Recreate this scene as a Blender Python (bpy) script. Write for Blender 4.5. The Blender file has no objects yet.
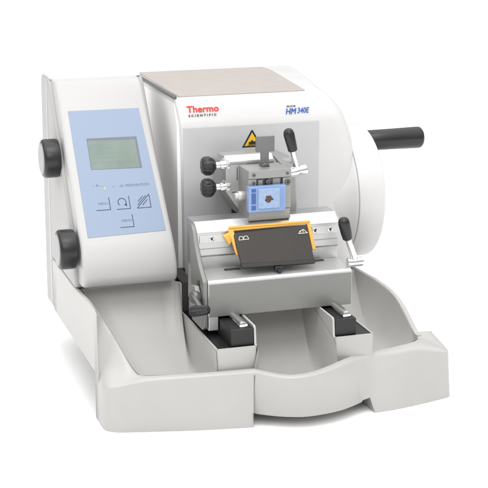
import bpy, bmesh, math, random
from mathutils import Vector, Matrix
random.seed(4)
S = 0.0085                      # one drawing unit = 8.5 mm
scene = bpy.context.scene
col = scene.collection
rad = math.radians

# ------------------------------------------------------------------ materials
def mat(name, rgb, rough=0.5, metal=0.0, noise=0.02, nscale=60, bump=0.0, bscale=900, spec=0.5, trans=0.0, coat=0.0, emis=None, alpha=1.0, sss=0.0):
    m = bpy.data.materials.new(name); m.use_nodes = True
    nt = m.node_tree; b = nt.nodes['Principled BSDF']
    b.inputs['Roughness'].default_value = rough
    b.inputs['Metallic'].default_value = metal
    b.inputs['Specular IOR Level'].default_value = spec
    b.inputs['Transmission Weight'].default_value = trans
    b.inputs['Coat Weight'].default_value = coat
    b.inputs['Alpha'].default_value = alpha
    tc = nt.nodes.new('ShaderNodeTexCoord')
    n = nt.nodes.new('ShaderNodeTexNoise'); n.inputs['Scale'].default_value = nscale; n.inputs['Detail'].default_value = 4
    nt.links.new(tc.outputs['Object'], n.inputs['Vector'])
    r = nt.nodes.new('ShaderNodeValToRGB')
    r.color_ramp.elements[0].position = .3; r.color_ramp.elements[1].position = .7
    r.color_ramp.elements[0].color = (*[c*(1-noise) for c in rgb], 1)
    r.color_ramp.elements[1].color = (*[min(1, c*(1+noise)) for c in rgb], 1)
    nt.links.new(n.outputs['Fac'], r.inputs['Fac']); nt.links.new(r.outputs['Color'], b.inputs['Base Color'])
    mr = nt.nodes.new('ShaderNodeMapRange'); mr.inputs['To Min'].default_value = rough*.88; mr.inputs['To Max'].default_value = min(1, rough*1.12)
    nt.links.new(n.outputs['Fac'], mr.inputs['Value']); nt.links.new(mr.outputs['Result'], b.inputs['Roughness'])
    if bump:
        n2 = nt.nodes.new('ShaderNodeTexNoise'); n2.inputs['Scale'].default_value = bscale; n2.inputs['Detail'].default_value = 2
        nt.links.new(tc.outputs['Object'], n2.inputs['Vector'])
        bp = nt.nodes.new('ShaderNodeBump'); bp.inputs['Strength'].default_value = bump; bp.inputs['Distance'].default_value = .0004
        nt.links.new(n2.outputs['Fac'], bp.inputs['Height']); nt.links.new(bp.outputs['Normal'], b.inputs['Normal'])
    if emis:
        b.inputs['Emission Color'].default_value = (*emis[0], 1); b.inputs['Emission Strength'].default_value = emis[1]
    return m
def brushed(name, rgb, rough, metal=1.0, stretch=(1, 1, 40)):
    m = mat(name, rgb, rough, metal, noise=.05)
    nt = m.node_tree; b = nt.nodes['Principled BSDF']
    tc = nt.nodes.new('ShaderNodeTexCoord'); mp = nt.nodes.new('ShaderNodeMapping'); mp.inputs['Scale'].default_value = stretch
    n = nt.nodes.new('ShaderNodeTexNoise'); n.inputs['Scale'].default_value = 120; n.inputs['Detail'].default_value = 3
    nt.links.new(tc.outputs['Object'], mp.inputs['Vector']); nt.links.new(mp.outputs['Vector'], n.inputs['Vector'])
    bp = nt.nodes.new('ShaderNodeBump'); bp.inputs['Strength'].default_value = .12; bp.inputs['Distance'].default_value = .0003
    nt.links.new(n.outputs['Fac'], bp.inputs['Height']); nt.links.new(bp.outputs['Normal'], b.inputs['Normal'])
    return m
M = dict(
    white=mat('white_enamel', (.62, .614, .61), .38, noise=.008, bump=.05),
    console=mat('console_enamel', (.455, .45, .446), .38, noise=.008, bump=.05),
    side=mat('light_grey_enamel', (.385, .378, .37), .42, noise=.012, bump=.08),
    tray=mat('tray_plastic', (.43, .42, .403), .34, noise=.012, bump=.08),
    face=mat('grey_face_paint', (.50, .50, .507), .34, noise=.01, bump=.06),
    beige=mat('beige_mat', (.375, .34, .315), .65, noise=.03, bump=.2),
    blue=mat('blue_membrane', (.245, .305, .41), .5, noise=.01),
    navy=mat('dark_print_shade', (.03, .05, .10), .6),
    faint=mat('faint_print', (.13, .17, .27), .6),
    lcd=mat('lcd_glass', (.175, .225, .195), .55, noise=.12, nscale=40),
    lcddark=mat('lcd_segments', (.13, .20, .19), .4),
    lcdframe=mat('lcd_bezel', (.14, .15, .19), .5),
    black=mat('black_plastic', (.010, .010, .011), .33, noise=.1),
    knobcap=mat('knob_cap', (.30, .30, .30), .35),
    blackmetal=mat('black_anodised', (.010, .010, .010), .45, noise=.15, bump=.1),
    gap=mat('shadow_gap_tone', (.05, .048, .046), .7),  # dark colour paints in the shade inside slots, gaps and sockets
    steel=brushed('machined_steel', (.52, .52, .515), .36, .85, (40, 1, 1)),
    cast=mat('grey_cast_paint', (.30, .30, .29), .42, metal=.35, noise=.03, bump=.15),
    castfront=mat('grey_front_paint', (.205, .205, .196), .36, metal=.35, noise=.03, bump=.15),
    flank=mat('flank_lightened_enamel', (.82, .81, .80), .4, noise=.01, bump=.08),
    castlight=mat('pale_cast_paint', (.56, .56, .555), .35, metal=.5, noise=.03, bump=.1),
    darksteel=brushed('dark_steel', (.15, .148, .145), .42, .6, (1, 1, 30)),
    tool=mat('tool_grey', (.17, .17, .175), .45, metal=.4, noise=.02),
    chrome=mat('chrome', (.72, .72, .72), .13, metal=1.0, noise=.03),
    gold=mat('yellow_plastic', (.78, .42, .07), .38, noise=.04),
    plate=mat('brown_black_plate', (.036, .031, .027), .42, metal=.0, spec=.35, noise=.06),
    plateedge=mat('plate_edge', (.015, .014, .013), .5),
    cassette=mat('blue_cassette', (.20, .31, .56), .35, noise=.04, trans=.0, coat=.3),
    cassettelight=mat('pale_blue_wax', (.26, .36, .54), .3, noise=.10, nscale=300, coat=.4),
    cassettedark=mat('deep_blue_recess', (.05, .10, .30), .4),
    tissue=mat('brown_tissue', (.075, .036, .026), .5, noise=.5, nscale=500),
    red=mat('red_print', (.72, .035, .015), .5), logoblue=mat('blue_print', (.02, .10, .42), .5),
    printblack=mat('black_print', (.02, .02, .02), .5), yellow=mat('warning_yellow', (.80, .48, .02), .5),
    silver=mat('pale_print', (.60, .58, .52), .5),
    ground=mat('white_table', (.95, .95, .95), .85, noise=.0, spec=.1),
    green=mat('green_grey_lip', (.30, .30, .26), .55),
)

# ------------------------------------------------------------------ mesh builders
class MB:
    def __init__(s): s.bm = bmesh.new()
    def face(s, pts):
        return s.bm.faces.new([s.bm.verts.new(Vector(p)) for p in pts])
    def box(s, x0, x1, y0, y1, z0, z1):
        v = [s.bm.verts.new((x, y, z)) for x in (x0, x1) for y in (y0, y1) for z in (z0, z1)]
        for f in ((0, 1, 3, 2), (4, 6, 7, 5), (0, 4, 5, 1), (2, 3, 7, 6), (0, 2, 6, 4), (1, 5, 7, 3)):
            s.bm.faces.new([v[i] for i in f])
        return s
    def loft(s, rings, cap=True, closed=True):
        R = [[s.bm.verts.new(Vector(p)) for p in r] for r in rings]
        n = len(R[0])
        for a, b in zip(R, R[1:]):
            for i in range(n if closed else n-1):
                j = (i+1) % n
                try: s.bm.faces.new((a[i], a[j], b[j], b[i]))
                except ValueError: pass
        if cap:
            s.bm.faces.new(R[0]); s.bm.faces.new(R[-1])
        return s
    def prism(s, ax, pts, a, b):
        def mk(p, t):
            return {'X': (t, p[0], p[1]), 'Y': (p[0], t, p[1]), 'Z': (p[0], p[1], t)}[ax]
        return s.loft([[mk(p, a) for p in pts], [mk(p, b) for p in pts]])
    def lathe(s, p0, p1, prof, n=32, cap=True, flute=0, depth=0):
        p0, p1 = Vector(p0), Vector(p1); d = (p1-p0); L = d.length; d.normalize()
        u = d.orthogonal().normalized(); w = d.cross(u)
        rings = []
        for t, r in prof:
            c = p0+d*(t*L)
            ring = []
            for i in range(n):
                a = 2*math.pi*i/n
                rr = r*(1-depth*(0.5+0.5*math.cos(flute*a))) if flute else r
                ring.append(c+u*(math.cos(a)*rr)+w*(math.sin(a)*rr))
            rings.append(ring)
        return s.loft(rings, cap)
    def cyl(s, p0, p1, r, n=32, e=.12):
        L = (Vector(p1)-Vector(p0)).length; k = min(.45, e/L)
        return s.lathe(p0, p1, [(0, r-e), (k*.4, r-e*.35), (k, r), (1-k, r), (1-k*.4, r-e*.35), (1, r-e)], n)
    def build(s, name, m, parent=None, bevel=0, seg=2, angle=32, flat=False, world=None):
        bm = s.bm
        bmesh.ops.remove_doubles(bm, verts=bm.verts, dist=1e-4)
        bmesh.ops.recalc_face_normals(bm, faces=bm.faces)
        for f in bm.faces: f.smooth = not flat
        for e in bm.edges:
            if len(e.link_faces) == 2 and e.calc_face_angle(0) > rad(angle): e.smooth = False
        bmesh.ops.scale(bm, vec=(S, S, S), verts=bm.verts)
        me = bpy.data.meshes.new(name); bm.to_mesh(me); bm.free()
        o = bpy.data.objects.new(name, me); col.objects.link(o)
        me.materials.append(M[m])
        if bevel:
            b = o.modifiers.new('bevel', 'BEVEL'); b.width = bevel*S; b.segments = seg; b.limit_method = 'ANGLE'; b.angle_limit = rad(30); b.harden_normals = True
        if parent is not None: adopt(o, parent)
        return o
def adopt(o, parent):
    o.parent = parent
    if parent.type == 'EMPTY': o.matrix_parent_inverse = Matrix.Translation(parent.location).inverted()
def root(name, label, cat, loc):
    o = bpy.data.objects.new(name, None); col.objects.link(o)
    o.location = Vector(loc)*S; o.empty_display_size = .02; o['label'] = label; o['category'] = cat
    return o
def frame(o, u, v):
    u = Vector(u).normalized(); v = Vector(v).normalized(); n = u.cross(v)
    m = Matrix((u, v, n)).transposed().to_4x4(); m.translation = Vector(o); return m
def text(name, body, size, fr, x, y, m, parent, shear=0, off=0, sx=1, spacing=1, h=.03, align='LEFT', lift=0):
    cu = bpy.data.curves.new(name, 'FONT'); cu.body = body; cu.size = size; cu.shear = shear; cu.offset = off
    cu.space_character = spacing; cu.extrude = h/2; cu.align_x = align; cu.resolution_u = 3
    t = bpy.data.objects.new('tmp', cu); col.objects.link(t)
    bpy.context.view_layer.update()
    me = bpy.data.meshes.new_from_object(t.evaluated_get(bpy.context.evaluated_depsgraph_get()))
    bpy.data.objects.remove(t); bpy.data.curves.remove(cu)
    T = Matrix.Scale(S, 4) @ fr @ Matrix.Translation((x, y, h/2+lift)) @ Matrix.Diagonal((sx, 1, 1, 1))
    me.transform(T); me.materials.clear(); me.materials.append(M[m]); me.name = name
    o = bpy.data.objects.new(name, me); col.objects.link(o)
    adopt(o, parent); return o
def xf(fr, pts, h=0): return [fr @ Vector((p[0], p[1], h)) for p in pts]
def slab(mb, fr, pts, h0, h1):
    mb.loft([xf(fr, pts, h0), xf(fr, pts, h1)]); return mb
def bar(p, q, w):
    p, q = Vector((*p, 0)), Vector((*q, 0)); d = (q-p).normalized(); n = Vector((-d.y, d.x, 0))*w/2
    return [(p-n)[:2], (q-n)[:2], (q+n)[:2], (p+n)[:2]]

# ------------------------------------------------------------------ the setting
g = MB(); g.face([(-4000, -2500, 0), (4500, -2500, 0), (4500, 9000, 0), (-4000, 9000, 0)])
gr = g.build('ground', 'ground'); gr['kind'] = 'structure'

# ------------------------------------------------------------------ the microtome
T = root('microtome', 'white and grey bench microtome with blue control panel and black-gripped handwheel', 'microtome', (20, 18, 0))

# ---- tray / base -----------------------------------------------------------
# stations round the front: bottom, outer rim, inner rim
st = [
 ((0, 30, 5.7), (0, 30, 12.6), (.7, 30, 12.6)),
 ((0, 15.5, 5.7), (0, 15.5, 12.7), (.6, 15.4, 12.7)),
 ((0, 9, 5.7), (0, 9, 13.2), (.6, 9, 13.05)),
 ((0, 4.75, 5.7), (0, 4.9, 13.5), (.62, 6.2, 12.95)),
 ((0, 4.7, 0), (0, 4.5, 13.5), (.7, 5.6, 12.7)),
 ((-.02, 2.7, 0), (-.02, 2.9, 13.1), (.8, 4.9, 12.7)),
 ((-.03, 2.5, 0), (-.03, 2.7, 5.2), (1.9, 3.3, 10.7)),
 ((-.0, 1.2, 0), (.03, 1.3, 5.15), (2.9, 1.8, 8.5)),
 ((.25, .2, 0), (.35, .25, 5.25), (3.5, .9, 7.35)),
 ((.9, -.4, 0), (1.0, -.35, 5.4), (3.95, .35, 6.75)),
 ((1.8, -.8, 0), (1.9, -.8, 5.65), (4.4, -.1, 6.55)),
 ((4.9, -1.6, 0), (4.9, -1.7, 6.3), (5.4, -.7, 6.55)),
 ((10.5, -2.9, 0), (10.5, -2.6, 6.45), (10.5, -1.6, 6.6)),
 ((16.6, -3.9, 0), (16.9, -3.1, 6.45), (17.0, -2.1, 6.6)),
 ((16.75, -3.3, 1.75), (17.1, -3.15, 6.45), (17.2, -2.15, 6.6)),
 ((17.6, -3.9, 1.7), (18.0, -4.4, 6.45), (18.3, -3.45, 6.6)),
 ((18.9, -4.8, 1.7), (19.2, -5.7, 6.45), (19.5, -4.7, 6.6)),
 ((20.2, -5.5, 1.7), (20.4, -6.3, 6.45), (20.6, -5.3, 6.6)),
 ((22.0, -6.1, 1.7), (22.1, -6.45, 6.45), (22.1, -5.4, 6.6)),
 ((24.0, -6.1, 1.7), (24.0, -5.9, 6.45), (23.8, -4.9, 6.6)),
 ((26.6, -5.6, 1.7), (26.0, -4.9, 6.45), (25.7, -3.9, 6.6)),
 ((28.6, -4.7, 1.7), (28.0, -3.6, 6.45), (27.7, -2.6, 6.6)),
 ((30.2, -3.75, 1.7), (29.8, -2.45, 6.45), (29.6, -1.4, 6.6)),
 ((31.3, -3.3, 1.75), (31.3, -1.85, 6.4), (31.1, -.9, 6.55)),
 ((31.75, -4.0, 0), (32.2, -1.55, 6.4), (32.0, -.5, 6.55)),
 ((35.0, -3.7, 0), (35.6, -1.6, 6.4), (35.2, -.1, 6.6)),
 ((38.7, -2.9, 0), (38.7, -.9, 6.35), (38.2, 1.0, 6.6)),
 ((41.0, -2.3, 0), (40.9, -1.3, 6.0), (39.2, 1.8, 6.55)),
 ((42.2, -1.9, 0), (42.0, -1.4, 5.75), (39.9, 2.5, 6.5)),
 ((42.7, -1.3, 0), (42.5, -.8, 5.6), (40.1, 3.0, 6.5)),
 ((43.0, 0, 0), (42.75, .2, 5.7), (40.2, 3.4, 6.5)),
 ((43.2, 4.8, 0), (42.8, 4.6, 6.35), (40.3, 4.3, 6.6)),
]
def spline(pts, ranges, n=4):
    out = [pts[0]]
    for k in range(len(pts)-1):
        sm = any(a <= k < b for a, b in ranges)
        if len(pts) > 20 and k == 5:
            for q in range(1, 9): out.append(tuple(tuple(pts[5][j][i]+(pts[6][j][i]-pts[5][j][i])*q/8 for i in range(3)) for j in range(3)))
            continue
        if not sm: out.append(pts[k+1]); continue
        a0, b0 = next((a, b) for a, b in ranges if a <= k < b)
        P = [pts[max(a0, k-1)], pts[k], pts[k+1], pts[min(b0, k+2)]]
        for q in range(1, n+1):
            t = q/n
            def cr(p0, p1, p2, p3): return .5*((2*p1)+(-p0+p2)*t+(2*p0-5*p1+4*p2-p3)*t*t+(-p0+3*p1-3*p2+p3)*t**3)
            out.append(tuple(tuple(cr(P[0][j][i], P[1][j][i], P[2][j][i], P[3][j][i]) for i in range(3)) for j in range(3)))
    return out
lip_st = st[14:23]
st = spline(st, [(0, 3), (6, 13), (14, 22), (24, 31)])
lip_st = spline(lip_st, [(0, 8)])
tr = MB()
def mid(a, b, f, dz=0):
    return tuple(a[i]+(b[i]-a[i])*f for i in range(2))+(a[2]+(b[2]-a[2])*f+dz,)
rings = []
for b, o, i in st:
    d = tuple(o[k]-.12*(o[k]-b[k]) for k in range(3))
    s_ = .06
    lo = mid(o, b, min(.3, .35/max(.5, o[2]-b[2])))
    rings.append([b, lo, mid(o, i, .0, -.12), mid(o, i, .12, .03), mid(o, i, .3, .05), mid(o, i, .75, .03), mid(o, i, .92, -.02), (i[0], i[1], i[2]-.22), (i[0], i[1], i[2]-.5)])
tr.loft(rings, cap=False, closed=False)
# underside lip of the bowed middle
lipr = []
for b, o, i in lip_st:
    lipr.append([b, (b[0], b[1]+.25, b[2]-.32), (b[0], b[1]+3, b[2]-.32)])
tr.loft(lipr, cap=False, closed=False)
# bottom returns of the feet
tr.box(.3, 16.55, 1.5, 4.6, .02, 1.6)
tr.face([(16.6, -3.9, 0), (16.6, -3.9, 1.75), (16.6, 4.6, 1.75), (16.6, 4.6, 0)])
tr.face([(31.75, -4.0, 0), (31.3, -3.3, 1.75), (31.0, 4.6, 1.75), (31.3, 4.6, 0)])
tr.face([(0, 4.7, 0), (0, 4.7, 5.7), (.9, 4.7, 5.7), (.9, 4.7, 0)])
# wing back and right wall (outer skin)
tr.face([(43.2, 4.8, 0), (42.8, 4.6, 6.35), (40.3, 4.3, 6.6), (40.3, 4.6, 0)])
wall = [(3.9, 6.5), (4.6, 6.75), (5.3, 7.05), (6.2, 7.55), (7.2, 8.1), (8.1, 8.58), (9, 8.95), (10, 9.27), (11, 9.5), (12.5, 9.7), (14, 9.8), (18, 9.8), (22, 9.55), (25, 9.4), (46, 9.4)]
tr.loft([[(41.0, y, 1.2), (40.95, y, z-.25), (40.75, y, z-.03), (40.5, y, z), (40.3, y, z-.06), (40.2, y, z-.3), (40.15, y, z-.6)] for y, z in wall], cap=False, closed=False)
# underside
tr.face([(0, 4.7, 5.7), (.8, 4.7, 5.7), (.8, 15.4, 5.7), (0, 15.4, 5.7)])
tr.face([(0, 15.4, 5.7), (14, 15.4, 5.7), (14, 30, 5.7), (0, 30, 5.7)])
tr.box(13.5, 38, 10, 44, .02, 1.6)
def bowl(mb, top, bot, n=12, cap=True):
    rr = []
    for k in range(n+1):
        a = k/n*math.pi/2
        h, v = .5*k/n+.5*(1-math.cos(a)), .45*k/n+.55*math.sin(a)
        rr.append([tuple(t[i]+(b[i]-t[i])*(h if i < 2 else v) for i in range(3)) for t, b in zip(top, bot)])
    mb.loft(rr, cap=False)
    if cap: mb.bm.faces.new([mb.bm.verts.new(p) for p in rr[-1]])
def subdiv(top, bot, n=4):
    T_, B_ = [], []
    for k in range(len(top)):
        j = (k+1) % len(top)
        for q in range(n):
            f = q/n
            T_.append(tuple(top[k][i]*(1-f)+top[j][i]*f for i in range(3)))
            B_.append(tuple(bot[k][i]*(1-f)+bot[j][i]*f for i in range(3)))
    return T_, B_
# left well
def well(rows):
    t, b = subdiv([r[0] for r in rows], [r[1] for r in rows], 3)
    bowl(tr, t, b)
well([((4.3, -.1, 6.4), (5.2, .6, 3.7)), ((10.5, -1.6, 6.45), (10.5, -.8, 3.7)), ((12.86, -1.9, 6.45), (12.5, -1.1, 3.7)),
      ((12.86, -1.55, 8.9), (12.5, -.8, 3.7)), ((12.86, 4, 9), (12.5, 3, 3.7)), ((12.86, 13.6, 9), (12.2, 3.8, 3.7)), ((12.9, 14.1, 12.2), (11.5, 4.4, 3.7)), ((12.9, 14.8, 12.6), (10.8, 4.7, 3.7)),
      ((12.3, 15.35, 12.75), (10.2, 4.8, 3.7)), ((8, 15.4, 12.75), (8.5, 4.8, 3.7)), ((1.6, 15.5, 12.75), (6.6, 4.5, 3.7)), ((.7, 14.6, 12.8), (5.8, 4.0, 3.7)),
      ((.6, 9, 12.9), (5.4, 3.4, 3.7)), ((.7, 5.6, 12.6), (5.3, 2.8, 3.7)), ((1.9, 3.3, 10.6), (4.9, 2.6, 3.7)), ((2.9, 1.8, 8.4), (5.0, 1.9, 3.7)), ((3.5, .9, 7.3), (5.0, 1.3, 3.7)), ((3.95, .35, 6.7), (5.0, 1.0, 3.7))])
# middle well
well([((17.2, -2.15, 6.45), (18.4, -1.5, 3.4)), ((19.5, -4.7, 6.45), (19.9, -3.7, 3.4)), ((22.1, -5.4, 6.45), (22.1, -4.4, 3.4)), ((25.7, -3.9, 6.45), (25.2, -3.1, 3.4)), ((27.4, -2.7, 6.45), (26.7, -2.0, 3.4)),
      ((27.3, -1.6, 8.9), (26.9, -1.2, 3.4)), ((27.3, 5, 10.6), (26.8, .2, 3.4)), ((27.1, 9.5, 11.2), (26.2, 1.2, 3.4)), ((26.0, 10.2, 11.2), (25.2, 1.6, 3.4)), ((22, 10.4, 11.2), (22, 1.8, 3.4)), ((19.2, 10.2, 11.2), (19.8, 1.6, 3.4)), ((18.1, 9.5, 11.2), (18.8, 1.2, 3.4)), ((17.9, 5, 10.6), (18.2, .2, 3.4)), ((17.9, -1.6, 8.9), (18.2, -1.3, 3.4))])
# right well
well([((32.0, -.5, 6.4), (33, .3, 3.7)), ((35.2, -.1, 6.45), (35.2, .9, 3.7)), ((38.2, 1.0, 6.45), (37.4, 1.8, 3.7)), ((39.9, 2.5, 6.4), (38.2, 2.9, 3.7)), ((40.4, 4.0, 6.4), (38.4, 3.6, 3.7)),
      ((40.17, 5.6, 7.0), (38.2, 4.6, 3.7)), ((40.17, 7.2, 7.9), (38.0, 5.5, 3.7)), ((40.17, 11, 9.3), (37.6, 7, 3.7)), ((40.17, 18, 9.55), (37.0, 8.5, 3.7)), ((40.17, 24, 9.3), (36.5, 9, 3.7)), ((36, 24, 11), (35.2, 9, 3.7)), ((32.4, 24, 11), (33.2, 9, 3.7)), ((32.35, 8, 9), (33, 6, 3.7)), ((32.35, -1.1, 8.9), (32.8, -.1, 3.7))])
# pedestals carrying the slide rails, and their thin raised lips
for a, b in ((12.9, 17.8), (27.4, 32.35)):
    cs = [(a+.35-.35*math.cos(rad(t)), -1.29-.35*math.sin(rad(t))) for t in range(0, 91, 15)]
    ce = [(b-.35+.35*math.sin(rad(t)), -1.29-.35*math.cos(rad(t))) for t in range(0, 91, 15)]
    tr.prism('Z', cs+ce+[(b, 18), (a, 18)], 1.9, 8.84)
    inn = [(min(max(x, a+.24), b-.24), max(y, -1.40)) for x, y in cs+ce]
    for p, q, p2, q2 in zip(cs+ce, (cs+ce)[1:], inn, inn[1:]):
        tr.face([(p[0], p[1], 8.84), (q[0], q[1], 8.84), (q[0], q[1], 9.04), (p[0], p[1], 9.04)])
        if (Vector(p2)-Vector(q2)).length > 1e-3: tr.face([(p[0], p[1], 9.04), (q[0], q[1], 9.04), (q2[0], q2[1], 9.08), (p2[0], p2[1], 9.08)])
    tr.box(a+.35, b-.35, -1.6, -1.38, 8.8, 9.07)
tr.prism('X', [(-1.3, 8.7), (-1.3, 9.06), (13.8, 9.06), (14.0, 12.6), (14.9, 12.6), (14.9, 8.7)], 12.88, 13.12)
tr.prism('X', [(-1.3, 8.7), (-1.3, 9.06), (-1.1, 9.2), (-.9, 11.0), (-.6, 11.25), (15, 11.25), (15, 8.7)], 17.62, 17.86)
tr.prism('X', [(-1.3, 8.7), (-1.3, 9.06), (-1.1, 9.2), (-.9, 11.0), (-.6, 11.25), (15, 11.25), (15, 8.7)], 27.34, 27.58)
tr.prism('X', [(-1.3, 8.7), (-1.3, 9.06), (15, 9.06), (15, 8.7)], 32.15, 32.38)
tr.box(40.2, 40.75, 3.2, 4.6, 4, 6.5)
# deck that the console stands on
tr.box(.7, 12.6, 15.36, 29.9, 6, 12.66)
tray = tr.build('waste_tray_base', 'tray', T, angle=50)

for a, b, c, d, cx in ((13.12, 17.62, 14.8, 17.58, 16.5), (27.58, 32.15, 27.62, 30.3, 29.3)):
    p = MB(); p.box(a, b, -1.38, 17, 8.8, 8.96); pl = p.build('slide_bed', 'blackmetal', T)
    q = MB(); q.prism('X', [(-1.05, 8.97), (-1.05, 11.05), (16, 11.05), (16, 8.97)], c, d)
    q.build('slide_block', 'blackmetal', pl, bevel=.12)
    r = MB(); r.lathe((cx, -.6, 11.25), (cx, 12, 11.25), [(0, .35), (.006, .5), (.02, .56), (1, .56)], 24)
    r.build('guide_rod', 'chrome', pl)

# ---- rear body ---------------------------------------------------------------
def ring(z, xl, xf_, xb, yf, yb, rl, rr, n=8):
    pts = []
    def arc(cx, cy, r, a0, a1):
        for k in range(n+1):
            a = rad(a0+(a1-a0)*k/n); pts.append((cx+r*math.cos(a), cy+r*math.sin(a), z))
    arc(xl+rl, yf+rl, rl, 180, 270)
    arc(xf_-rr, yf+rr, rr, 270, 360)
    arc(xb-1.5, yb-1.5, 1.5, 0, 90)
    arc(xl+1.2, yb-1.2, 1.2, 90, 180)
    return pts
hb = MB()
zs = [(1.0, 15.2, 38.6, 38.7, 20, 46, .5, 2.0), (25.5, 15.0, 38.65, 38.7, 20, 46, .5, 2.0), (27.6, 14.95, 38.6, 39.1, 20, 46, .5, 2.4), (29.2, 14.9, 38.3, 39.2, 20, 46, .5, 2.8), (30.8, 14.85, 37.7, 39.2, 20, 46, .5, 3.0),
      (31.2, 14.83, 37.5, 39.2, 20.05, 46, .5, 3.0), (31.8, 14.8, 37.2, 39.1, 20.25, 45.9, .5, 2.9), (33.0, 14.7, 36.3, 38.9, 20.736, 45.6, .5, 2.8), (33.9, 14.6, 35.4, 38.6, 21.1, 45.4, .5, 2.7), (34.3, 14.68, 34.6, 38.3, 21.4, 45.1, .5, 2.6), (34.5, 14.9, 34.2, 37.9, 21.75, 44.8, .5, 2.5)]
hb.loft([ring(*z) for z in zs])
body = hb.build('body_housing', 'white', T, angle=35)
# recessed grey face plate
fp = MB(); fp.prism('Z', [(15.15, 20.2), (15.15, 19.93), (15.3, 19.86), (33.1, 19.86), (33.25, 19.93), (33.25, 20.2)], 9.4, 30.85)
fp.build('face_plate', 'face', body)
# left flank of the casing, enamel colour lightened to offset the console's shade
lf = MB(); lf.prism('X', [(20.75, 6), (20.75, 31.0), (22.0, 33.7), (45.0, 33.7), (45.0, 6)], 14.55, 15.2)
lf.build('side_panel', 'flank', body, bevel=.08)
# dark trim along the top left edge
dm = MB(); dm.prism('Y', [(14.42, 34.3), (14.42, 34.52), (14.7, 34.68), (14.85, 34.68), (14.85, 34.3)], 21.7, 43.9)
dm.build('edge_trim', 'darksteel', body, bevel=.05)
bt = MB(); bt.prism('Z', [(15.1, 21.75), (31.6, 21.75), (32.0, 22.0), (33.7, 40.6), (33.4, 43.6), (15.3, 43.6)], 34.45, 34.64)
bt.build('top_mat', 'beige', body, bevel=.06)
# black slot behind the specimen head
sl = MB(); sl.box(21.4, 28.2, 19.7, 19.9, 9.4, 22.8); sl.build('head_slot', 'gap', body)
rc = MB(); rc.prism('Z', [(13.2, 13.9), (14.7, 13.9), (14.7, 19.9), (33, 19.9), (33, 20.4), (13.2, 20.4)], 9.0, 12.75)
rc.build('rear_gap', 'gap', body)
# lettering on the sloping brow: line (Y 20.25,z 31.8)-(21.1,33.9)
dirv = Vector((0, .486, 1.2)).normalized()
brow = frame((0, 20.22, 31.8), (1, 0, 0), dirv)
text('maker_lettering', 'Thermo', 1.16, brow, 15.85, .98, 'red', body, off=.022, sx=1.09, lift=.04)
text('maker_lettering', 'S C I E N T I F I C', .38, brow, 15.98, .42, 'printblack', body, off=.010, sx=1.28, h=.02, lift=.04)
text('model_lettering', 'HM', 1.08, brow, 28.72, .08, 'logoblue', body, shear=.3, off=0, sx=.86, lift=.04)
text('model_lettering', 'HM', 1.08, brow, 28.77, .09, 'logoblue', body, shear=.3, off=0, sx=.86, lift=.052)
text('model_lettering', '340E', 1.0, brow, 30.33, .16, 'logoblue', body, shear=.3, off=.012, sx=.78, lift=.04)
text('model_lettering', 'MICROM', .30, brow, 29.0, 1.0, 'printblack', body, shear=.3, off=.002, sx=1.0, h=.02, lift=.04)
# warning triangle
fr = frame((24.15, 19.86, 28.0), (1, 0, 0), (0, 0, 1))
w = MB(); slab(w, fr, [(-1.35, 0), (1.35, 0), (1.25, .15), (.08, 2.2), (-.08, 2.2), (-1.25, .15)], 0, .03); tri = w.build('warning_sign', 'printblack', body)
w = MB(); slab(w, fr, [(-1.0, .18), (1.0, .18), (0, 1.86)], .03, .05); w.build('sign_field', 'yellow', tri)
w = MB(); slab(w, fr, [(-.45, .34), (.55, .34), (.5, .72), (.15, .74), (0, .95), (-.2, .72), (-.45, .66)], .05, .06); slab(w, fr, bar((-.6, .26), (.65, .26), .08), .05, .06); w.build('sign_symbol', 'printblack', tri)
# small seam on the right of the housing beside the wheel
dr = MB(); dr.lathe((34.5, 27.5, 19.6), (38.5, 27.5, 19.6), [(0, 7.3), (.15, 7.42), (.35, 7.6), (.5, 7.78), (.65, 8.02), (.78, 8.32), (.88, 8.6), (.95, 8.8), (.985, 8.87), (1, 8.8)], 96)
dr.build('wheel_boss', 'white', body)
# ---- handwheel -----------------------------------------------------------------
hw = MB()
hw.lathe((38.55, 27.5, 19.6), (42.35, 27.5, 19.6), [(0, 8.0), (0, 8.85), (.015, 8.95), (.04, 9.0), (.86, 9.0), (.93, 8.92), (.98, 8.7), (1, 8.4), (1, 7.2), (.9, 6.9), (.9, 2.2), (1.15, 2.0), (1.15, .5)], 96)
wheel = hw.build('handwheel', 'white', T, angle=30)
hg = MB(); hg.lathe((42.2, 27.2, 26.4), (51.0, 27.2, 26.4), [(0, 1.2), (.03, 1.38), (.5, 1.42), (.93, 1.48), (.965, 1.42), (.99, 1.2), (1, .9)], 40)
hg.build('crank_grip', 'black', wheel, angle=50)
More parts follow.
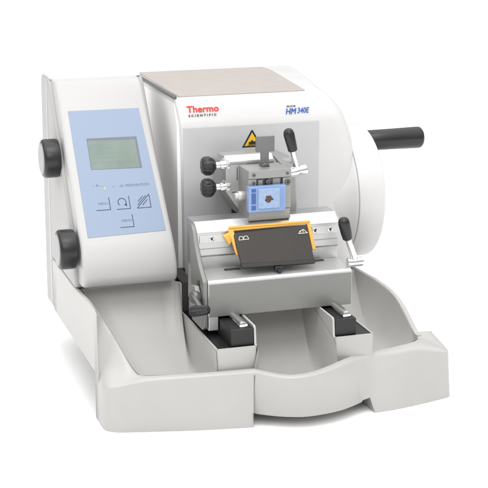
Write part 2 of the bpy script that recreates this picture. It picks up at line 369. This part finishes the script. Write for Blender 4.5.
# ---- console ------------------------------------------------------------------
def fy(z): return 14+.74*(z-19.3)
front = [(14.6, 13.3), (13.2, 13.35), (12.45, 13.6), (12.05, 14.1), (11.95, 14.8), (12.05, 15.6), (12.35, 16.6), (12.9, 17.8), (13.5, 18.7), (14.0, 19.3)]
front += [(fy(z), z) for z in (22, 25, 28, 31, 33.2, 34.6)]
front += [(fy(35.6)+.02, 35.6), (fy(36.2)+.25, 36.15), (fy(36.5)+.8, 36.42)]
def shell(prof_front, back, xl, xr_of, r=.55):
    """extrude a front profile along X with rounded side edges"""
    mb = MB(); rings = []
    def inset(k):
        out = []
        cx = (sum(p[0] for p in prof_front)/len(prof_front)+2.0, 24.5)
        for p in prof_front:
            v = Vector((p[0]-cx[0]-8, p[1]-cx[1])); v.normalize(); out.append((p[0]-v.x*k, p[1]-v.y*k))
        return out
    for t in (0, .15, .4, .7, 1): pass
    prof = []
    N = 5
    for k in range(N+1):
        a = rad(90*k/N); prof.append((r*(1-math.sin(a)), r*(1-math.cos(a)), True))
    for ins, off, _ in prof:
        rings.append([(xl+off, y, z) for y, z in inset(ins)]+[(xl+off, y, z) for y, z in back])
    rings = []
    for k in range(N+1):
        a = rad(90*k/N); rings.append([(xl+r*(1-math.sin(a)), y, z) for y, z in inset(r*(1-math.cos(a)))]+[(xl+r*(1-math.sin(a)), y, z) for y, z in back])
    rings = rings[::-1]
    L = rings
    Rr = []
    for k in range(N+1):
        a = rad(90*k/N); Rr.append([(xr_of(z)-r*(1-math.cos(a)) if False else xr_of(z)-r*(1-math.sin(a)), y, z) for y, z in inset(r*(1-math.cos(a)))]+[(xr_of(z)-r*(1-math.sin(a)), y, z) for y, z in back])
    # left: from outermost x (k=N: off 0, inset r) to k=0 (off r, inset 0)
    mb.loft(L+Rr, cap=True)
    return mb
xr = lambda z: 12.15-.65*(z-13)/23.5
backf = [(fy(36.4)+2.6, 36.42), (16.6, 13.3)]
cf = shell(front, backf, .45, xr, .5)
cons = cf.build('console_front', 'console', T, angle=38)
# rear shell of the console
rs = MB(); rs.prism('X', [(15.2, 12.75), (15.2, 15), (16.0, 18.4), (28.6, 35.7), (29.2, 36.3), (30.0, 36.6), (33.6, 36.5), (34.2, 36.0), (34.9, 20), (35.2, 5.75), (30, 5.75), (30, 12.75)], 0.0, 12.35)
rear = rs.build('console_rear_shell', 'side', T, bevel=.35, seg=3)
rp = MB(); rp.prism('X', [(31.4, 6.4), (30.4, 36.0), (29.9, 36.0), (30.9, 6.4)], -.04, .02); rp.build('panel_seam', 'castlight', rear)
rw = MB(); rw.prism('X', [(29.0, 36.35), (29.4, 36.75), (30.0, 36.9), (33.4, 36.8), (33.9, 36.4)], .2, 12.0); rw.build('top_cap', 'white', rear, bevel=.12)

# control panel in its own frame: u right, v up the slope
pf = frame((1.5, 14, 19.3), (1, 0, 0), (0, .595, .804))
p = MB(); slab(p, pf, [(.0, 0.02), (9.75, .25), (9.0, 17.05), (0, 17.1)], -.04, .05)
panel = p.build('control_panel', 'blue', T, bevel=.02)
d = MB(); slab(d, pf, [(1.72, 8.93), (8.12, 8.78), (8.08, 13.12), (1.76, 13.2)], .045, .06)
disp = d.build('display', 'lcdframe', panel)
d = MB(); slab(d, pf, [(1.78, 8.95), (7.85, 8.85), (7.82, 12.72), (1.84, 12.85)], .06, .075); d.build('display_glass', 'lcd', disp)
for k, (a, b, v, h) in enumerate([(1.95, 3.55, 11.85, .55), (3.75, 4.9, 11.75, .14), (2.1, 7.0, 11.0, .09), (2.1, 5.8, 10.4, .09), (2.1, 6.9, 9.8, .09)]):
    d = MB(); x = a
    while x < b:
        wd = random.uniform(.12, .4); slab(d, pf, [(x, v), (min(b, x+wd), v), (min(b, x+wd), v+h), (x, v+h)], .075, .08); x += wd+.07
    d.build('display_line', 'lcddark', disp)
def key(u, v, w_, h_, kind):
    k = MB(); slab(k, pf, bar((u-w_, v), (u+.04, v), .09), .05, .065); slab(k, pf, bar((u, v-.04), (u-.0, v+h_), .09), .05, .065)  # L strokes paint the button's corner shadow; the icons are print
    if kind == 'arrow':
        pts = [(u-.92+.50*math.cos(rad(a)), v+.92+.50*math.sin(rad(a))) for a in range(230, -50, -20)]
        for a, b in zip(pts, pts[1:]): slab(k, pf, bar(a, b, .10), .05, .065)
        slab(k, pf, [(u-.75, v+.55), (u-.35, v+.72), (u-.38, v+.32)], .05, .065)
    if kind == 'hatch':
        for a, b in (((-1.62, .42), (-.42, 1.62)), ((-1.5, .88), (-.82, 1.56))):
            slab(k, pf, bar((u+a[0], v+a[1]), (u+b[0], v+b[1]), .09), .05, .065)
        slab(k, pf, bar((u-1.0, v+.36), (u-.3, v+1.08), .09), .05, .065)
        slab(k, pf, bar((u-1.72, v+.02), (u-.02, v+1.75), .09), .05, .065)
    o = k.build('key', 'navy', panel)
    if kind in ('MENU', 'MEMO'): text('key_caption', kind, .42, pf, u-1.45, v+.72, 'faint', o, sx=1.1, h=.02, lift=.05)
key(3.32, 3.49, 1.75, 1.65, 'MENU'); key(5.8, 3.45, 1.7, 1.7, 'arrow'); key(8.38, 3.43, 1.75, 1.68, 'hatch'); key(5.86, 1.04, 1.7, 1.65, 'MEMO')
text('panel_caption', '-O- PREPARATION', .47, pf, 4.85, 6.38, 'faint', panel, sx=.98, h=.02, lift=.05)
k = MB(); slab(k, pf, [(1.95, 6.7), (2.35, 6.68), (2.15, 7.0)], .05, .06); slab(k, pf, bar((1.5, 6.72), (1.75, 6.72), .06), .05, .06); slab(k, pf, bar((2.5, 6.7), (2.75, 6.68), .06), .05, .06); slab(k, pf, bar((4.0, 6.5), (4.3, 6.5), .06), .05, .06); k.build('panel_symbol', 'faint', panel)
k = MB(); slab(k, pf, [(2.95, 6.2), (3.1, 6.2), (3.1, 6.5), (2.95, 6.5)], .05, .06); k.build('indicator_mark', 'gold', panel)

# side knobs
for y, z in ((24.0, 27.3), (15.3, 17.8)):
    k = MB(); k.lathe((.1, y, z), (-2.0, y, z), [(0, 2.1), (.04, 2.35), (.2, 2.42), (.82, 2.42), (.92, 2.36), (1, 2.15), (1.0, 1.9)], 48)
    kn = k.build('side_knob', 'black', T, angle=45)
    k = MB(); k.lathe((-1.95, y, z), (-2.12, y, z), [(0, 1.95), (.5, 1.95), (1, 1.85)], 48); k.build('knob_cap', 'knobcap', kn)

# ---- knife holder ----------------------------------------------------------------
kb = MB()
kb.prism('X', [(3.5, 11.3), (3.5, 15.45), (3.75, 15.75), (12.4, 15.9), (12.4, 11.3)], 13.45, 31.5)
kb.box(13.5, 14.72, 3.6, 12.3, 9.6, 11.4)
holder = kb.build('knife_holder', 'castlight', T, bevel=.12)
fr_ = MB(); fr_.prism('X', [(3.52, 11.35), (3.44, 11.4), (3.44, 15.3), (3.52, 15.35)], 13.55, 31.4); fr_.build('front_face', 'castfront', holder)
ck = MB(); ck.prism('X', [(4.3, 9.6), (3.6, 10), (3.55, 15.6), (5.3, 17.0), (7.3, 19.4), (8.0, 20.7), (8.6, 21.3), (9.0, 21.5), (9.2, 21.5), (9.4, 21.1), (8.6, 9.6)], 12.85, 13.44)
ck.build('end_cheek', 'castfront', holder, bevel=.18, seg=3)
hbm = MB(); hbm.prism('X', [(12.3, 15.8), (12.3, 21.5), (9.4, 21.55), (8.3, 20.7), (8.0, 20.45), (8.0, 17.6), (8.5, 17.35), (8.5, 15.8)], 13.4, 31.5)
hbar = hbm.build('holder_bar', 'steel', holder, bevel=.08)
for a, b in ((13.7, 17.6), (27.9, 31.2)):
    s_ = MB(); s_.box(a, b, 7.9, 8.05, 19.15, 20.1); s_.build('screw_strip', 'castlight', holder, bevel=.04)
for x in (15.2, 28.3, 30.3):
    s_ = MB(); s_.cyl((x, 7.84, 19.62), (x, 8.0, 19.62), .33, 20, .04); sc_ = s_.build('screw', 'chrome', holder)
    s_ = MB(); s_.cyl((x, 7.78, 19.62), (x, 7.9, 19.62), .17, 6, .01); s_.build('screw_socket', 'gap', holder)
for a, b in ((13.7, 17.6), (27.9, 31.3)):
    s_ = MB(); s_.box(a, b, 7.955, 8.05, 18.4, 18.48); s_.build('bar_groove', 'cast', holder)
for x0, x1, y in ((16.6, 18.6, 7.6), (27.0, 29.5, 8.1)):
    s_ = MB(); s_.box(x0, x1, y-.55, y+.1, 15.7, 15.93); s_.build('adjusting_slot', 'gap', holder, bevel=.1)
s_ = MB(); s_.cyl((12.68, 5.4, 15.1), (12.8, 5.4, 15.1), .36, 20, .03); s_.build('cheek_hole', 'gap', holder)
# knife guard plate, leaning towards the operator
def quadslab(mb, a, b, c, d, t):
    a, b, c, d = map(Vector, (a, b, c, d)); n = (b-a).cross(d-a).normalized()*t
    return mb.loft([[a, b, c, d], [a+n, b+n, c+n, d+n]])
q = MB(); quadslab(q, (17.65, 7.25, 20.35), (27.0, 7.25, 20.6), (27.1, 4.75, 16.95), (17.95, 4.75, 17.2), .45)
q.build('knife_plate', 'plate', holder, bevel=.07)
q = MB(); quadslab(q, (17.9, 4.86, 17.3), (27.15, 4.86, 17.05), (27.15, 4.5, 16.6), (17.95, 4.5, 16.75), .5); q.build('plate_edge', 'plateedge', holder, bevel=.06)
q = MB(); q.box(22.0, 23.0, 4.3, 5.0, 16.1, 16.6); q.box(22.3, 22.7, 4.1, 4.6, 15.8, 16.3); q.build('plate_catch', 'blackmetal', holder, bevel=.06)
q = MB()
quadslab(q, (17.2, 7.55, 21.0), (27.5, 7.55, 21.1), (27.5, 7.35, 20.75), (17.2, 7.35, 20.6), .3)
quadslab(q, (27.05, 7.5, 21.0), (27.5, 7.5, 21.0), (27.8, 6.1, 17.8), (27.35, 6.1, 17.8), .5)
quadslab(q, (17.1, 7.5, 20.85), (17.75, 7.4, 20.85), (18.1, 6.1, 17.9), (17.75, 6.1, 17.9), .6)
q.prism('Y', [(16.5, 20.0), (17.3, 20.4), (17.6, 19.4), (17.2, 18.9)], 7.2, 7.8)
q.prism('X', [(7.3, 20.9), (7.3, 21.05), (7.7, 21.1), (7.7, 20.95)], 17.2, 27.5)
q.build('yellow_guard', 'gold', holder, bevel=.07)
plf = frame((17.65, 7.25, 20.35), Vector((9.7, 0, .25)), Vector((0, 3.1, 4.0)))
q = MB()
for x0 in (.55,):
    for a, b in (((0, 0), (.15, .42)), ((.15, .42), (.5, .42)), ((.5, .42), (.6, .0)), ((.6, 0), (.72, .42)), ((.72, .42), (1.1, .42)), ((1.1, .42), (1.25, 0)), ((0, 0), (1.25, 0))):
        slab(q, plf, bar((x0+a[0], -1.0+a[1]), (x0+b[0], -1.0+b[1]), .07), -.02, .03)
q.build('plate_symbol', 'silver', holder); q = MB()
for a, b in (((0, 0), (.2, .3)), ((.2, .3), (.7, .5)), ((.7, .5), (.9, .2)), ((.9, .2), (1.15, 0)), ((0, 0), (1.15, 0)), ((.3, .1), (.3, .35)), ((.6, .1), (.6, .4))):
    slab(q, plf, bar((8.1+a[0], -1.0+a[1]), (8.1+b[0], -1.0+b[1]), .08), -.02, .03)
q.build('plate_symbol', 'silver', holder)
# clamping lever at the right end
q = MB(); q.lathe((31.3, 4.6, 16.25), (33.3, 4.6, 16.25), [(0, .5), (.06, .58), (.9, .58), (.97, .52), (1, .4)], 28); q.build('lever_hub', 'chrome', holder)
q = MB(); q.lathe((32.3, 4.5, 16.3), (31.0, 4.3, 19.8), [(0, .42), (1, .34)], 24); q.build('lever_rod', 'chrome', holder)
q = MB(); q.lathe((31.2, 4.33, 19.2), (30.35, 4.0, 22.0), [(0, .45), (.06, .6), (.3, .68), (.75, .72), (.9, .62), (.97, .45), (1, .2)], 28); q.build('lever_grip', 'black', holder)
# clamping lever at the left end
q = MB(); q.prism('X', [(4.2, 12.2), (4.2, 13.9), (5.0, 14.9), (6.6, 14.6), (7.0, 12.8), (6, 11.6)], 12.2, 12.78); q.build('lever_bracket', 'cast', holder, bevel=.1)
q = MB(); q.lathe((12.9, 5.0, 13.4), (11.7, 4.6, 13.8), [(0, .8), (.7, .8), (.85, .72), (1, .5)], 28); q.build('lever_hub', 'darksteel', holder)
q = MB(); q.lathe((12.0, 4.7, 13.8), (12.3, 2.2, 12.7), [(0, .36), (1, .32)], 20); q.build('lever_rod', 'darksteel', holder)
q = MB(); q.lathe((13.1, 1.9, 12.85), (11.2, 3.4, 12.3), [(0, .3), (.05, .5), (.2, .62), (.8, .7), (.93, .62), (1, .35)], 28, flute=10, depth=.1); q.build('lever_grip', 'black', holder)

# ---- specimen head --------------------------------------------------------------
hm = MB()
hm.prism('X', [(13.4, 27.2), (13.9, 27.6), (19.6, 27.2), (19.6, 20.6), (13.4, 20.6)], 21.0, 27.4)
hm.loft([[(18.35, 13.2, 28.0), (18.35, 13.2, 24.2), (20.6, 13.2, 20.75), (22, 13.2, 20.75), (22, 13.2, 28.0)],
         [(18.35, 18.2, 27.5), (18.35, 18.2, 24.2), (20.6, 18.2, 20.75), (22, 18.2, 20.75), (22, 18.2, 27.5)]])
head = hm.build('specimen_head', 'cast', T, bevel=.3, seg=3)
tp = MB(); tp.prism('X', [(12.9, 27.3), (12.9, 27.75), (13.7, 28.45), (16.6, 28.3), (16.6, 27.3)], 18.5, 24.8); tp.build('head_top_plate', 'steel', head, bevel=.22, seg=3)
lp = MB(); lp.prism('Y', [(18.55, 27.4), (18.55, 24.1), (20.7, 20.9), (21.3, 20.9), (21.3, 27.4)], 12.95, 13.4); lp.build('head_cheek', 'castlight', head, bevel=.12)
gv = MB(); gv.box(19.95, 20.03, 12.9, 12.96, 25.4, 27.0); gv.box(19.3, 20.5, 12.9, 12.96, 23.9, 23.98); gv.build('cheek_groove', 'gap', head)
ra = MB(); ra.loft([[(25.2, 10.6, 27.4), (27.0, 11.6, 26.6), (27.3, 11.6, 21.8), (26.6, 11.2, 20.7), (25.2, 10.8, 20.7)], [(25.2, 18.5, 28.4), (28.1, 17, 27.3), (28.3, 17, 21.8), (27.6, 17, 20.7), (25.2, 17, 20.7)]]); ra.build('head_arm', 'cast', head, bevel=.18)
cb = MB()
cb.box(20.15, 25.5, 9.3, 13.0, 21.2, 27.35)
clamp = cb.build('cassette_clamp', 'cast', head, bevel=.12)
for name, a, m in (('clamp_bar', (20.1, 25.55, 8.75, 9.4, 26.35, 27.4), 'cast'), ('clamp_foot', (20.1, 25.35, 8.6, 9.4, 21.25, 22.5), 'cast'), ('clamp_post', (20.1, 21.1, 8.8, 9.4, 22.5, 26.33), 'cast'), ('clamp_post', (24.45, 25.5, 8.8, 9.4, 22.5, 26.33), 'cast'), ('clamp_recess', (21.15, 24.4, 9.2, 9.33, 22.5, 26.3), 'darksteel'), ('clamp_slider', (21.35, 22.0, 9.0, 9.3, 25.3, 26.2), 'cast'), ('clamp_slider', (23.2, 24.2, 9.0, 9.3, 25.3, 26.3), 'cast')):
    q = MB(); q.box(*a); q.build(name, m, head, bevel=.09)
for x, z, r in ((20.75, 26.85, .2), (25.0, 26.85, .17), (20.75, 25.9, .2), (25.05, 25.75, .38), (22.55, 25.9, .28)):
    q = MB(); q.cyl((x, 8.62 if z > 26.3 else 8.68, z), (x, 9.2, z), r, 20, .04); q.build('clamp_screw', 'darksteel', head)
    q = MB(); q.cyl((x, 8.56 if z > 26.3 else 8.62, z), (x, 9.1, z), r*.5, 6, .01); q.build('screw_socket', 'gap', head)
q = MB(); q.cyl((18.9, 10.6, 24.0), (20.2, 10.6, 24.0), .42, 24, .08); q.cyl((19.3, 10.6, 24.0), (20.2, 10.6, 24.0), .6, 24, .08); q.build('clamp_pin', 'castlight', head)
# flat grey release tab standing up from the clamp
q = MB(); q.prism('Y', [(22.35, 27.0), (22.35, 29.15), (21.75, 29.15), (21.75, 31.05), (24.1, 31.05), (24.1, 29.15), (23.4, 29.15), (23.4, 27.0)], 10.9, 11.25); q.build('release_tab', 'tool', head, bevel=.07)
q = MB(); q.cyl((22.9, 10.6, 27.3), (22.9, 11.9, 27.6), .5, 20, .1); q.build('tab_pin', 'darksteel', head)
# clamp lever at the right
q = MB(); q.lathe((25.4, 10, 26.5), (27.9, 9.9, 26.95), [(0, .55), (.05, .62), (.93, .62), (.98, .56), (1, .45)], 28); q.build('lever_hub', 'chrome', head)
q = MB(); q.lathe((26.75, 10, 26.8), (26.0, 10.05, 29.9), [(0, .42), (1, .36)], 24); q.build('lever_rod', 'chrome', head)
q = MB(); q.lathe((26.15, 10, 29.2), (25.45, 10.1, 32.0), [(0, .45), (.05, .58), (.25, .62), (.75, .68), (.9, .58), (.97, .4), (1, .2)], 28); q.build('lever_grip', 'black', head)
# two adjusting knobs on the left
for z in (27.65, 24.95):
    q = MB(); q.cyl((16.7, 12, z), (18.6, 13.3, z-.3) if False else (18.7, 12, z), .4, 24, .05); q.cyl((17.5, 12, z), (18.7, 12, z), .52, 24, .05); q.build('knob_shaft', 'chrome', head)
    q = MB(); q.lathe((15.25, 12, z), (16.95, 12, z), [(0, .9), (.05, .98), (.2, 1.16), (.55, 1.18), (.75, 1.02), (.9, .7), (1, .5)], 64, flute=8, depth=.14); q.build('adjusting_knob', 'black', head, angle=60)
    q = MB(); q.box(18.2, 18.7, 11.5, 13.6, z-.5, z+.5); q.build('shaft_mount', 'castlight', head, bevel=.1)

# ---- the tissue cassette clamped in the head ------------------------------------
K = root('tissue_cassette', 'small pale blue tissue cassette with brown specimen held in the clamp', 'tissue cassette', (22.1, 8.5, 22.5))
q = MB()
q.box(19.85, 24.55, 7.95, 8.75, 22.45, 25.6)
q.build('cassette_body', 'cassette', K, bevel=.1)
q = MB(); q.box(21.0, 23.75, 7.75, 8.0, 22.85, 25.35); q.build('wax_block', 'cassettelight', K, bevel=.12)
q = MB()
for z0, z1 in ((22.75, 23.3), (23.5, 24.8), (24.95, 25.35)): q.box(20.2, 20.75, 7.91, 8.0, z0, z1)
q.build('cassette_window', 'cassettedark', K)
q = MB()
for k in range(8): q.box(23.95, 24.3, 7.9, 8.0, 22.75+k*.33, 22.87+k*.33)
q.build('cassette_rib', 'cassette', K)
q = MB(); bmesh.ops.create_icosphere(q.bm, subdivisions=3, radius=1)
for v in q.bm.verts:
    n = v.co.copy(); k = 1+.22*math.sin(3*n.x+5*n.z)+.12*math.sin(9*n.z-4*n.x+1)+random.uniform(-.06, .06)
    v.co = Vector((22.35+n.x*.46*k, 7.74+n.y*.12, 24.1+n.z*.42*k))
q.build('tissue_sample', 'tissue', K)

# ------------------------------------------------------------------ camera
C = Vector((-32.793, -154.175, 63.990))
p_, t_ = rad(14.9), rad(17.8)
F = Vector((math.sin(t_)*math.cos(p_), math.cos(t_)*math.cos(p_), -math.sin(p_)))
cd = bpy.data.cameras.new('camera'); cam = bpy.data.objects.new('camera', cd); col.objects.link(cam)
cam.location = C*S; cam.rotation_euler = F.to_track_quat('-Z', 'Y').to_euler()
cd.sensor_width = 36; cd.lens = 1468/488*36; cd.clip_start = .05; cd.clip_end = 200
scene.camera = cam

# ------------------------------------------------------------------ studio light
w = bpy.data.worlds.new('World'); scene.world = w; w.use_nodes = True
nt = w.node_tree; bg = nt.nodes['Background']
tc = nt.nodes.new('ShaderNodeTexCoord'); sp = nt.nodes.new('ShaderNodeSeparateXYZ'); rp_ = nt.nodes.new('ShaderNodeValToRGB')
rp_.color_ramp.elements[0].position = 0; rp_.color_ramp.elements[0].color = (.08, .08, .08, 1)
rp_.color_ramp.elements[1].position = .9; rp_.color_ramp.elements[1].color = (1, 1, 1, 1)
nt.links.new(tc.outputs['Generated'], sp.inputs[0]); nt.links.new(sp.outputs['Z'], rp_.inputs['Fac']); nt.links.new(rp_.outputs['Color'], bg.inputs['Color'])
bg.inputs['Strength'].default_value = 1.85
def area(name, loc, tgt, size, power, colr=(1, 1, 1)):
    l = bpy.data.lights.new(name, 'AREA'); l.shape = 'RECTANGLE'; l.size = size[0]; l.size_y = size[1]; l.energy = power; l.color = colr
    o = bpy.data.objects.new(name, l); col.objects.link(o); o.location = loc
    o.rotation_euler = (Vector(tgt)-Vector(loc)).to_track_quat('-Z', 'Y').to_euler()
area('softbox_key', (.1, -.75, 2.1), (.2, .1, .1), (.9, .9), 10)
area('fill_front', (-.25, -1.5, 1.35), (.15, .1, .1), (.8, .6), 7)  # unseen fill, added to light the tray wells below the console
area('fill_left', (-1.0, .05, 1.15), (.12, .15, .08), (.8, .8), 3.5)  # unseen fill, added to lift the left ground shadow and left flanks
area('fill_top', (.15, .2, 1.5), (.17, .15, 0), (1.4, 1.2), 3.0)  # unseen overhead fill, added to whiten the ground and its contact shadows

scene.view_settings.view_transform = 'Standard'; scene.view_settings.look = 'None'; scene.view_settings.exposure = 0.0; scene.view_settings.gamma = 1
scene.render.engine = 'CYCLES'
scene.render.resolution_x = 1024; scene.render.resolution_y = 1024
